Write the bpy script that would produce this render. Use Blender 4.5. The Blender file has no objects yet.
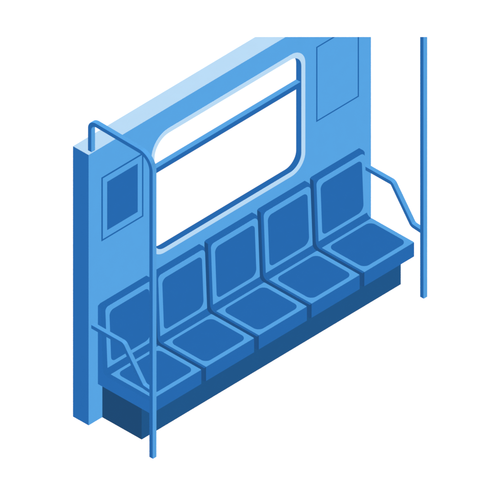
import bpy, bmesh, math
from mathutils import Vector, Matrix

sc = bpy.context.scene
COL = sc.collection
K = 2.4 / 332.4              # metres per image pixel: the wall is 2.4 m tall

# ------------------------------------------------------------------ camera frame (isometric, orthographic)
S_EL = 0.5818
EL = math.asin(S_EL)
TH = math.radians(45.84)
R_ = Vector((math.cos(TH), -math.sin(TH), 0))
U_ = Vector((math.sin(TH) * S_EL, math.cos(TH) * S_EL, math.cos(EL)))
B_ = R_.cross(U_)


def P(x, o, z):
    """x along the wall, o out of the wall towards the room, z up (units taken from image pixels)."""
    return Vector((x * K, -o * K, z * K))


# ------------------------------------------------------------------ lamps: one soft box per direction
E_TOP = Vector((1.14, 1.14, 1.14))
E_FRONT = Vector((1.05, 1.05, 1.05))
E_LEFT = Vector((0.215, 0.395, 0.585))
UP, FRONT, LEFT = Vector((0, 0, 1)), Vector((0, -1, 0)), Vector((-1, 0, 0))
TILT = math.radians(25)                      # the top lamp leans back over the wall
L_TOP, L_FRONT, L_LEFT = Vector((0, math.sin(TILT), math.cos(TILT))), FRONT, LEFT
E_TOP = E_TOP / math.cos(TILT)
CENTRE = P(200, 20, 150)


def lamp(name, direction, e, dist=200.0, size=16.0):
    li = bpy.data.lights.new(name, 'AREA')
    li.shape = 'DISK'
    li.size = size
    m = max(e)
    li.color = [c / m for c in e]
    # irradiance / pi  ==  e at the object  (a disc lamp on its axis)
    li.energy = m * math.pi * math.pi * (dist * dist + size * size / 4)
    li.use_shadow = False
    ob = bpy.data.objects.new(name, li)
    COL.objects.link(ob)
    ob.location = CENTRE + direction * dist
    ob.rotation_euler = direction.to_track_quat('Z', 'Y').to_euler()
    return ob


lamp('lamp_above', L_TOP, E_TOP)
lamp('lamp_front', L_FRONT, E_FRONT)
lamp('lamp_side', L_LEFT, E_LEFT)


def irradiance(n):
    return (E_TOP * max(0, n.dot(L_TOP)) + E_FRONT * max(0, n.dot(L_FRONT))
            + E_LEFT * max(0, n.dot(L_LEFT)))


# ------------------------------------------------------------------ materials
def lin(h):
    out = []
    for i in (0, 2, 4):
        c = int(h[i:i + 2], 16) / 255
        out.append(c / 12.92 if c <= 0.04045 else ((c + 0.055) / 1.055) ** 2.4)
    return Vector(out)


MATS = {}


def matte(name, albedo):
    """matt paint: a plain diffuse colour with a trace of mottling."""
    key = name + '_' + '_'.join('%.3f' % a for a in albedo)
    if key in MATS:
        return MATS[key]
    m = bpy.data.materials.new(name)
    m.use_nodes = True
    nt = m.node_tree
    nt.nodes.clear()
    out = nt.nodes.new('ShaderNodeOutputMaterial')
    bs = nt.nodes.new('ShaderNodeBsdfDiffuse')
    bs.inputs['Roughness'].default_value = 0.0
    tc = nt.nodes.new('ShaderNodeTexCoord')
    nz = nt.nodes.new('ShaderNodeTexNoise')
    nz.inputs['Scale'].default_value = 9.0
    nz.inputs['Detail'].default_value = 2.0
    ramp = nt.nodes.new('ShaderNodeValToRGB')
    a = [min(0.98, max(0.0, c)) for c in albedo]
    ramp.color_ramp.elements[0].position = 0.3
    ramp.color_ramp.elements[1].position = 0.7
    ramp.color_ramp.elements[0].color = [c * 0.992 for c in a] + [1]
    ramp.color_ramp.elements[1].color = [min(1, c * 1.008) for c in a] + [1]
    nt.links.new(tc.outputs['Object'], nz.inputs['Vector'])
    nt.links.new(nz.outputs['Fac'], ramp.inputs['Fac'])
    nt.links.new(ramp.outputs['Color'], bs.inputs['Color'])
    nt.links.new(bs.outputs['BSDF'], out.inputs['Surface'])
    MATS[key] = m
    return m


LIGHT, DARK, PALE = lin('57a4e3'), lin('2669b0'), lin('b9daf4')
NAVY, NAVY_END_SHADE = lin('20568a'), lin('1d4872')  # plinth front, then plinth end with its shade set by colour
GAP_SHADE = lin('1f5086')  # shade between neighbouring seats, put into the colour
LINE = lin('2468ae')
WHITE = Vector((0.97, 0.97, 0.97))


def div(c, e):
    return Vector((c[0] / e[0], c[1] / e[1], c[2] / e[2]))


def paint(name, colour, n):
    """the paint that reads as `colour` on a face with normal n under the three lamps."""
    e = irradiance(n)
    e = Vector([max(0.2, round(v, 2)) for v in e])
    return matte(name, div(colour, e))


WALL_PAINT = matte('sky_blue_paint', div(LIGHT, E_FRONT))      # sides fall into shade by themselves
CUT_N = -U_                                                   # plane across the top right, along the line of sight at the image crop
CUT_D = 388.4 * K


# ------------------------------------------------------------------ mesh helpers
def link(name, me, parent=None):
    ob = bpy.data.objects.new(name, me)
    COL.objects.link(ob)
    if parent is not None:
        ob.parent = parent
        ob.matrix_parent_inverse = Matrix.Identity(4)
        loc = Vector((0, 0, 0))
        p = parent
        while p is not None:
            loc += p.location
            p = p.parent
        me.transform(Matrix.Translation(-loc))
    return ob


def finish(name, bm, mat, parent=None, cut=False):
    """mat: a material, or a function(face normal, face centre) -> material."""
    if cut:
        co = U_ * CUT_D
        r = bmesh.ops.bisect_plane(bm, geom=bm.verts[:] + bm.edges[:] + bm.faces[:], dist=1e-6,
                                   plane_co=co, plane_no=U_, clear_outer=True)
        ed = [e for e in bm.edges if e.is_boundary]
        if ed:
            bmesh.ops.triangle_fill(bm, use_beauty=True, use_dissolve=False, edges=ed)
    bmesh.ops.recalc_face_normals(bm, faces=bm.faces[:])
    me = bpy.data.meshes.new(name)
    bm.normal_update()
    if callable(mat):
        slots = []
        for f in bm.faces:
            m = mat(f.normal, f.calc_center_median())
            if m not in slots:
                slots.append(m)
            f.material_index = slots.index(m)
    else:
        slots = [mat]
    bm.to_mesh(me)
    bm.free()
    for m in slots:
        me.materials.append(m)
    return link(name, me, parent)


def thing(name, loc, label, cat, group=None):
    o = bpy.data.objects.new(name, None)
    o.empty_display_size = 0.1
    COL.objects.link(o)
    o.location = loc
    o['label'] = label
    o['category'] = cat
    if group:
        o['group'] = group
    return o


def add_box(bm, x0, x1, o0, o1, z0, z1):
    v = [bm.verts.new(P(x, o, z)) for x in (x0, x1) for o in (o0, o1) for z in (z0, z1)]
    for q in ((0, 1, 3, 2), (4, 6, 7, 5), (0, 4, 5, 1), (2, 3, 7, 6), (0, 2, 6, 4), (1, 5, 7, 3)):
        bm.faces.new([v[i] for i in q])


def round_rect(x0, x1, z0, z1, radii, n=10):
    """outline of a rounded rectangle; radii for bottom-left, bottom-right, top-right, top-left."""
    pts = []
    cs = [(x0, z0, 180), (x1, z0, 270), (x1, z1, 0), (x0, z1, 90)]
    for (cx, cz, a0), r in zip(cs, radii):
        if r <= 0:
            pts.append((cx, cz))
            continue
        ccx = cx + (r if cx == x0 else -r)
        ccz = cz + (r if cz == z0 else -r)
        for k in range(n + 1):
            a = math.radians(a0 + 90 * k / n)
            pts.append((ccx + r * math.cos(a), ccz + r * math.sin(a)))
    return pts


def add_plate(bm, pts, f0, f1, bevel=0.0):
    """solid between outlines: f0, f1 map a 2-D point to 3-D (back, front)."""
    a = [bm.verts.new(f0(*p)) for p in pts]
    b = [bm.verts.new(f1(*p)) for p in pts]
    n = len(pts)
    for i in range(n):
        j = (i + 1) % n
        bm.faces.new((a[i], a[j], b[j], b[i]))
    bm.faces.new(b)
    bm.faces.new(list(reversed(a)))


def add_ring(bm, outer, inner, f0, f1):
    """solid ring between two outlines with the same number of points."""
    n = len(outer)
    A = [bm.verts.new(f0(*p)) for p in outer]
    Bv = [bm.verts.new(f1(*p)) for p in outer]
    C_ = [bm.verts.new(f0(*p)) for p in inner]
    D = [bm.verts.new(f1(*p)) for p in inner]
    for i in range(n):
        j = (i + 1) % n
        bm.faces.new((A[i], A[j], Bv[j], Bv[i]))
        bm.faces.new((Bv[i], Bv[j], D[j], D[i]))
        bm.faces.new((D[i], D[j], C_[j], C_[i]))
        bm.faces.new((C_[i], C_[j], A[j], A[i]))


def add_square_tube(bm, path, a, edge=0.45):
    """square tube of side a whose edges are slightly rounded; path = (x, o, z) of the axis, lying in
    planes close to x = const, so one pair of faces always looks along x."""
    pts = [P(*p) for p in path]
    h, e = a * K / 2, edge * K
    sec = [(-h, -h + e), (-h, h - e), (-h + e, h), (h - e, h), (h, h - e), (h, -h + e), (h - e, -h), (-h + e, -h)]
    rings = []
    for i, p in enumerate(pts):
        if i == 0:
            t0 = t1 = (pts[1] - p).normalized()
        elif i == len(pts) - 1:
            t0 = t1 = (p - pts[i - 1]).normalized()
        else:
            t0, t1 = (p - pts[i - 1]).normalized(), (pts[i + 1] - p).normalized()
        t = (t0 + t1).normalized()
        sx = Vector((1, 0, 0))
        nv = t.cross(sx).normalized()
        k = 1.0 / max(0.5, math.sqrt((1 + t0.dot(t1)) / 2))
        xv = sx
        rings.append([bm.verts.new(p + xv * u + nv * v * k) for u, v in sec])
    m = len(sec)
    for r0, r1 in zip(rings, rings[1:]):
        for i in range(m):
            j = (i + 1) % m
            bm.faces.new((r0[i], r0[j], r1[j], r1[i]))
    bm.faces.new(rings[0])
    bm.faces.new(list(reversed(rings[-1])))


def fillet(path, radii, n=10):
    """round the corners of a polyline (x, o, z)."""
    v = [Vector(p) for p in path]
    out = [v[0]]
    for i in range(1, len(v) - 1):
        r = radii[i - 1]
        d0, d1 = (v[i - 1] - v[i]).normalized(), (v[i + 1] - v[i]).normalized()
        ang = d0.angle(d1)
        t = r / math.tan(ang / 2)
        p0 = v[i] + d0 * t
        c = v[i] + (d0 + d1).normalized() * (r / math.sin(ang / 2))
        a0 = p0 - c
        p1 = v[i] + d1 * t
        a1 = p1 - c
        tot = a0.angle(a1)
        for k in range(n + 1):
            s = k / n
            q = (a0 * math.sin((1 - s) * tot) + a1 * math.sin(s * tot)) / math.sin(tot)
            out.append(c + q)
    out.append(v[-1])
    return [tuple(p) for p in out]


# ------------------------------------------------------------------ floor
bm = bmesh.new()
for x, y in ((-60, -60), (60, -60), (60, 60), (-60, 60)):
    bm.verts.new((x, y, 0))
bm.faces.new(bm.verts[:])
fl = finish('floor', bm, matte('white_studio_floor', WHITE))
fl['kind'] = 'structure'

# ------------------------------------------------------------------ the carriage wall
W_X, W_D, W_H = 405.3, 21.8, 332.4
CAP = 1.0
wall = thing('carriage_wall', P(0, 0, 0),
             'blue train carriage wall with lit-painted top edge and wide rounded window, behind the row of seats', 'wall')

win_out = (89.8, 310.7, 157.0, 306.8)
win_r = (19, 20, 20, 25)
trim = 5.6
win_in = (win_out[0] + 4.4, win_out[1] - trim, win_out[2] + trim, win_out[3] - trim)
in_r = tuple(r - trim * 0.75 for r in win_r)
outer_pts = round_rect(*win_out, win_r)
inner_pts = round_rect(*win_in, in_r)
mid_pts = round_rect(win_in[0] - 1.5, win_in[1] + 1.5, win_in[2] - 1.5, win_in[3] + 1.5, tuple(r + 1.1 for r in in_r))

# body with the window opening cut through it
bm = bmesh.new()
rect = [(0, 0), (W_X, 0), (W_X, W_H - CAP), (0, W_H - CAP)]
fronts = {}
for side, o in (('f', 0.0), ('b', -W_D)):
    loops = []
    for pts in (rect, mid_pts):
        vs = [bm.verts.new(P(x, o, z)) for x, z in pts]
        loops.append(vs)
        for i in range(len(vs)):
            bm.edges.new((vs[i], vs[(i + 1) % len(vs)]))
    edges = [e for e in bm.edges if all(any(v in l for l in loops) for v in e.verts)]
    bmesh.ops.triangle_fill(bm, use_beauty=True, use_dissolve=False, edges=edges)
    fronts[side] = loops
for k in (0, 1):
    a, b = fronts['f'][k], fronts['b'][k]
    for i in range(len(a)):
        j = (i + 1) % len(a)
        bm.faces.new((a[i], a[j], b[j], b[i]))
finish('wall_body', bm, WALL_PAINT, wall, cut=True)

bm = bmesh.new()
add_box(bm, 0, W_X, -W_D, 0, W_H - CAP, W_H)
LIT_TOP = paint('lit_top_blue', PALE, UP)  # top face painted paler, as lit from above
finish('top_edge', bm, lambda n, c: LIT_TOP if n.z > 0.9 else WALL_PAINT, wall, cut=True)

# window: pale surround, dark reveal, white pane and a crossbar
bm = bmesh.new()
add_ring(bm, outer_pts, inner_pts, lambda x, z: P(x, 0.05, z), lambda x, z: P(x, 0.4, z))
window = finish('window', bm, paint('pale_blue_trim', PALE, FRONT), wall)
REV = 7.0


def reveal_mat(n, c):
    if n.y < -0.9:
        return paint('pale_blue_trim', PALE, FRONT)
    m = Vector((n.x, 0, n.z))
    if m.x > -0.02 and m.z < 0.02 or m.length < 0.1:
        return paint('window_reveal_counter_shade', DARK, UP)
    return paint('window_reveal_counter_shade', DARK, m.normalized())  # counter-shaded by facing, so the whole reveal reads as one tone


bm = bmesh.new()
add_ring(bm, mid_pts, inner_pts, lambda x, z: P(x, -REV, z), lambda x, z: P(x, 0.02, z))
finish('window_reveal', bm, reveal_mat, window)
bm = bmesh.new()
add_plate(bm, mid_pts, lambda x, z: P(x, -REV - 1.2, z), lambda x, z: P(x, -REV - 0.05, z))
finish('window_pane', bm, matte('milky_window_glass', WHITE), window)
bm = bmesh.new()
add_box(bm, win_in[0] - 0.6, win_in[1] + 0.6, -REV, -0.9, 259.3, 265.3)
finish('crossbar', bm, lambda n, c: paint('crossbar_lit_top', LIGHT, UP) if n.z > 0.5
       else paint('crossbar_shaded_front', DARK, FRONT), window)  # bar's lit top and shaded front are put into its colours

# service hatch: a thin joint line drawn round a flush panel, cut off at the top
bm = bmesh.new()
hx0, hx1, hz0, hz1, hl = 326.7, 387.8, 205.4, 297.6, 1.5
add_ring(bm, [(hx0, hz0), (hx1, hz0), (hx1, hz1), (hx0, hz1)],
         [(hx0 + hl, hz0 + hl), (hx1 - hl, hz0 + hl), (hx1 - hl, hz1 - hl), (hx0 + hl, hz1 - hl)],
         lambda x, z: P(x, 0.04, z), lambda x, z: P(x, 0.25, z))
finish('hatch_outline', bm, paint('joint_line_paint', LINE, FRONT), wall, cut=True)

# ------------------------------------------------------------------ notice frame on the left of the window
notice = thing('notice_frame', P(48.4, 0, 217.4),
               'upright rectangular frame with a plain dark blue sheet, on the wall left of the window', 'notice frame')
nx0, nx1, nz0, nz1, nl = 18.3, 78.3, 217.0, 295.3, 1.8
bm = bmesh.new()
add_ring(bm, [(nx0, nz0), (nx1, nz0), (nx1, nz1), (nx0, nz1)],
         [(nx0 + nl, nz0 + nl), (nx1 - nl, nz0 + nl), (nx1 - nl, nz1 - nl), (nx0 + nl, nz1 - nl)],
         lambda x, z: P(x, 0.04, z), lambda x, z: P(x, 0.35, z))
finish('frame_outline', bm, paint('joint_line_paint', LINE, FRONT), notice)
bm = bmesh.new()
add_plate(bm, [(nx0 + nl, nz0 + nl), (nx1 - nl, nz0 + nl), (nx1 - nl, nz1 - nl), (nx0 + nl, nz1 - nl)],
          lambda x, z: P(x, 0.04, z), lambda x, z: P(x, 0.2, z))
finish('backing_board', bm, WALL_PAINT, notice)
bm = bmesh.new()
add_plate(bm, [(26.5, 226.9), (70.0, 226.9), (70.0, 286.0), (26.5, 286.0)],
          lambda x, z: P(x, 0.21, z), lambda x, z: P(x, 0.5, z))
finish('notice_sheet', bm, paint('dark_blue_sheet', DARK, FRONT), notice)

# ------------------------------------------------------------------ bench base
base = thing('bench_base', P(205, 27, 0), 'long dark navy plinth on the floor carrying the five seats', 'bench base')
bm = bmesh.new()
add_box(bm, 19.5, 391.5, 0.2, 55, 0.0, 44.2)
finish('plinth', bm, lambda n, c: paint('navy_end_shade', NAVY_END_SHADE, LEFT) if n.x < -0.5
       else paint('navy_paint', NAVY, FRONT if n.y < -0.5 else UP), base)  # end face carries its shaded tone as a colour of its own

# ------------------------------------------------------------------ seats
SEAT_Z0 = 44.4
# front surface of the seat in (o, z): back top, front top, back foot, pan rear, pan front, pan underside
PAN_F = 74.4
S_PROF = [(0.3, 142.0), (5.6, 141.6), (7.2, 140.0), (10.3, 67.5), (11.0, 65.0), (12.6, 62.8), (15.0, 61.6), (PAN_F, 61.6), (PAN_F, SEAT_Z0), (0.3, SEAT_Z0)]
# the same, drawn in for the chamfer along the left end of a seat
I_PROF = [(0.3, 141.0), (4.4, 140.7), (5.3, 139.6), (8.3, 67.2), (9.0, 64.3), (10.9, 61.9), (13.8, 60.8), (PAN_F - 0.8, 60.8), (PAN_F - 0.8, SEAT_Z0), (0.3, SEAT_Z0)]
E_PROF = [(0.3, 140.4), (3.4, 140.0), (4.3, 139.0), (7.2, 66.4), (7.9, 63.0), (9.8, 60.4), (12.8, 59.2), (PAN_F - 2, 59.2), (PAN_F - 2, SEAT_Z0), (0.3, SEAT_Z0)]
W_BACK, W_PAN = 67.2, 69.0
R_DX = [W_BACK - 0.8, W_BACK - 0.3, W_BACK, W_BACK, W_BACK + 0.5, W_BACK + 1.1, W_PAN, W_PAN, W_PAN, W_BACK]


def add_seat_shell(bm, xr, bev, prof, extra):
    """xr: left edge of the light trim"""
    rings = [[bm.verts.new(P(xr - bev, o, z)) for o, z in prof],
             [bm.verts.new(P(xr, o, z)) for o, z in S_PROF],
             [bm.verts.new(P(xr + d + extra, o, z)) for (o, z), d in zip(S_PROF, R_DX)]]
    m = len(S_PROF)
    for r0, r1 in zip(rings, rings[1:]):
        for i in range(m):
            j = (i + 1) % m
            bm.faces.new((r0[i], r0[j], r1[j], r1[i]))
    bm.faces.new(rings[0])
    bm.faces.new(list(reversed(rings[-1])))


def make_seat(xr, end_seat, extra=0.0):
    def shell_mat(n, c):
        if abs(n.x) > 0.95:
            return paint('seat_end_paint_gap_shade', DARK if end_seat else GAP_SHADE, LEFT)  # inner seats: the gap's shade is painted on the end face
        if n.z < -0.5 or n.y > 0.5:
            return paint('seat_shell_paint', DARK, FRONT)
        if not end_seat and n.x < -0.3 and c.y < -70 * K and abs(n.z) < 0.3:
            return paint('seat_gap_shade', GAP_SHADE, n)  # gap shade painted round the corner of the front lip
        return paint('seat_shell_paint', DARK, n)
    root = thing('seat', P(xr + 34, 37, SEAT_Z0), '', 'seat', 'train seats side by side on the bench')
    bm = bmesh.new()
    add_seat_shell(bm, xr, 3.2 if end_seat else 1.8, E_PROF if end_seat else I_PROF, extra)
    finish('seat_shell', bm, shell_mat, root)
    x0, x1 = xr, xr + W_BACK + extra
    # backrest
    (oa, za), (ob_, zb) = S_PROF[3], S_PROF[2]
    ln = math.hypot(ob_ - oa, zb - za)
    vo, vz = (ob_ - oa) / ln, (zb - za) / ln          # up the backrest
    no, nz = vz, -vo                                  # out of it

    def on_back(h):
        return lambda x, v: P(x, oa + vo * v + no * h, za + vz * v + nz * h)
    nb = Vector((0, -no, nz)).normalized()
    bm = bmesh.new()
    add_plate(bm, round_rect(x0, x1, 0.1, ln - 0.2, (0.6, 0.6, 6.0, 5.0)), on_back(0.03), on_back(0.35))
    bp = finish('backrest_panel', bm, paint('light_blue_trim', LIGHT, nb), root)
    bm = bmesh.new()
    add_plate(bm, round_rect(x0 + 5.5, x1 - 5.0, 4.8, ln - 6.6, (5.5, 8, 5.5, 6)), on_back(0.36), on_back(0.7))
    finish('backrest_cushion', bm, lambda n, c: paint('dark_blue_vinyl', DARK, n), bp)
    # seat pan
    zt = S_PROF[6][1]
    x1 = xr + W_PAN + extra

    def on_pan(h):
        return lambda x, o: P(x, o, zt + h)
    bm = bmesh.new()
    add_plate(bm, round_rect(x0, x1, 15.0, PAN_F - 0.1, (0.8, 0.8, 0.8, 0.8)), on_pan(0.03), on_pan(0.35))
    sp = finish('seat_panel', bm, paint('light_blue_trim', LIGHT, UP), root)
    bm = bmesh.new()
    add_plate(bm, round_rect(x0 + 5.0, x1 - 5.4, 18.9, PAN_F - 5.0, (7, 7, 7, 7)), on_pan(0.36), on_pan(0.7))
    finish('seat_cushion', bm, lambda n, c: paint('dark_blue_vinyl', DARK, n), sp)
    return root


def copy_tree(o, parent=None):
    c = o.copy()
    COL.objects.link(c)
    c.parent = parent
    if parent is not None:
        c.matrix_parent_inverse = Matrix.Identity(4)
    for ch in list(o.children):
        copy_tree(ch, c)
    return c


PITCH = 75.75
XL = 16.2
labels = [
    'first blue seat, at the left end of the bench behind the hooked pole',
    'second blue seat from the left, just right of the hooked pole',
    'middle blue seat of the bench, with two seats on either side',
    'fourth blue seat, next but one to the straight pole',
    'last blue seat at the right end of the bench, next to the straight pole',
]
first = make_seat(XL, True)
first['label'] = labels[0]
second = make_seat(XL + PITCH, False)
second['label'] = labels[1]
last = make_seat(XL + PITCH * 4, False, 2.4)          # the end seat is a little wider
last['label'] = labels[4]
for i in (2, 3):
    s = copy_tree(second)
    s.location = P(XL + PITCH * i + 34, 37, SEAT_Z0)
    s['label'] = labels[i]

# ------------------------------------------------------------------ grab poles with their arm rails
TUBE = 5.4
RAIL = 5.0
POLE_PAINT = matte('sky_blue_pole_paint', div(LIGHT, E_FRONT * 1.06))


def arm_rail(x, o_end, parent):
    """ridge line measured from image pixels on the top left edge, so the axis sits half a tube lower"""
    h = RAIL / 2
    path = [(x, 0.1, 122 - h), (x, 43.5, 122 - h), (x, 71.5, 84.0 - h), (x, o_end, 83.0 - h)]
    bm = bmesh.new()
    add_square_tube(bm, fillet(path, (4, 5), 5), RAIL, 0.35)
    return finish('arm_rail', bm, POLE_PAINT, parent)


h = TUBE / 2
hook = thing('grab_pole', P(3.5 + h, 86.3 - h, 0),
             'blue pole before the left end seat, its top bent over onto the wall', 'pole', 'grab poles at the ends of the bench')
bm = bmesh.new()
path = [(3.5 + h, 86.3 - h, 0.0), (3.5 + h, 86.3 - h, 371.2 - h), (5.5 + h, -1.2 - h, 371.2 - h), (5.5 + h, -1.2 - h, W_H)]
add_square_tube(bm, fillet(path, (17, 9), 12), TUBE, 0.4)
finish('pole', bm, POLE_PAINT, hook)
arm_rail(3.5 + h, 86.3 - 2 * h + 0.2, hook)

straight = thing('grab_pole', P(389.6 + h, 88.8 - h, 0),
                 'straight upright blue pole beside the right end seat', 'pole', 'grab poles at the ends of the bench')
bm = bmesh.new()
add_square_tube(bm, [(389.6 + h, 88.8 - h, 0.0), (389.6 + h, 88.8 - h, 400)], TUBE, 0.4)
finish('pole', bm, POLE_PAINT, straight, cut=True)
arm_rail(389.6 + h, 88.8 - 2 * h + 0.2, straight)

# ------------------------------------------------------------------ world, camera, render settings
w = bpy.data.worlds.new('World')
sc.world = w
w.use_nodes = True
bg = w.node_tree.nodes['Background']
bg.inputs['Color'].default_value = (1, 1, 1, 1)
bg.inputs['Strength'].default_value = 0.004

cam = bpy.data.cameras.new('camera')
cam.type = 'ORTHO'
cam.ortho_scale = 500 * K
cam.clip_start = 0.1
cam.clip_end = 1000
co = bpy.data.objects.new('camera', cam)
COL.objects.link(co)
target = (R_ * 161.4 + U_ * 175.4) * K
co.location = target + B_ * 20
M = Matrix((R_, U_, B_)).transposed().to_4x4()
co.rotation_euler = M.to_euler()
sc.camera = co

sc.view_settings.view_transform = 'Standard'
sc.view_settings.look = 'None'
sc.view_settings.exposure = 0
sc.view_settings.gamma = 1
sc.render.engine = 'CYCLES'
sc.cycles.max_bounces = 4
sc.cycles.diffuse_bounces = 0
sc.render.filter_size = 1.5
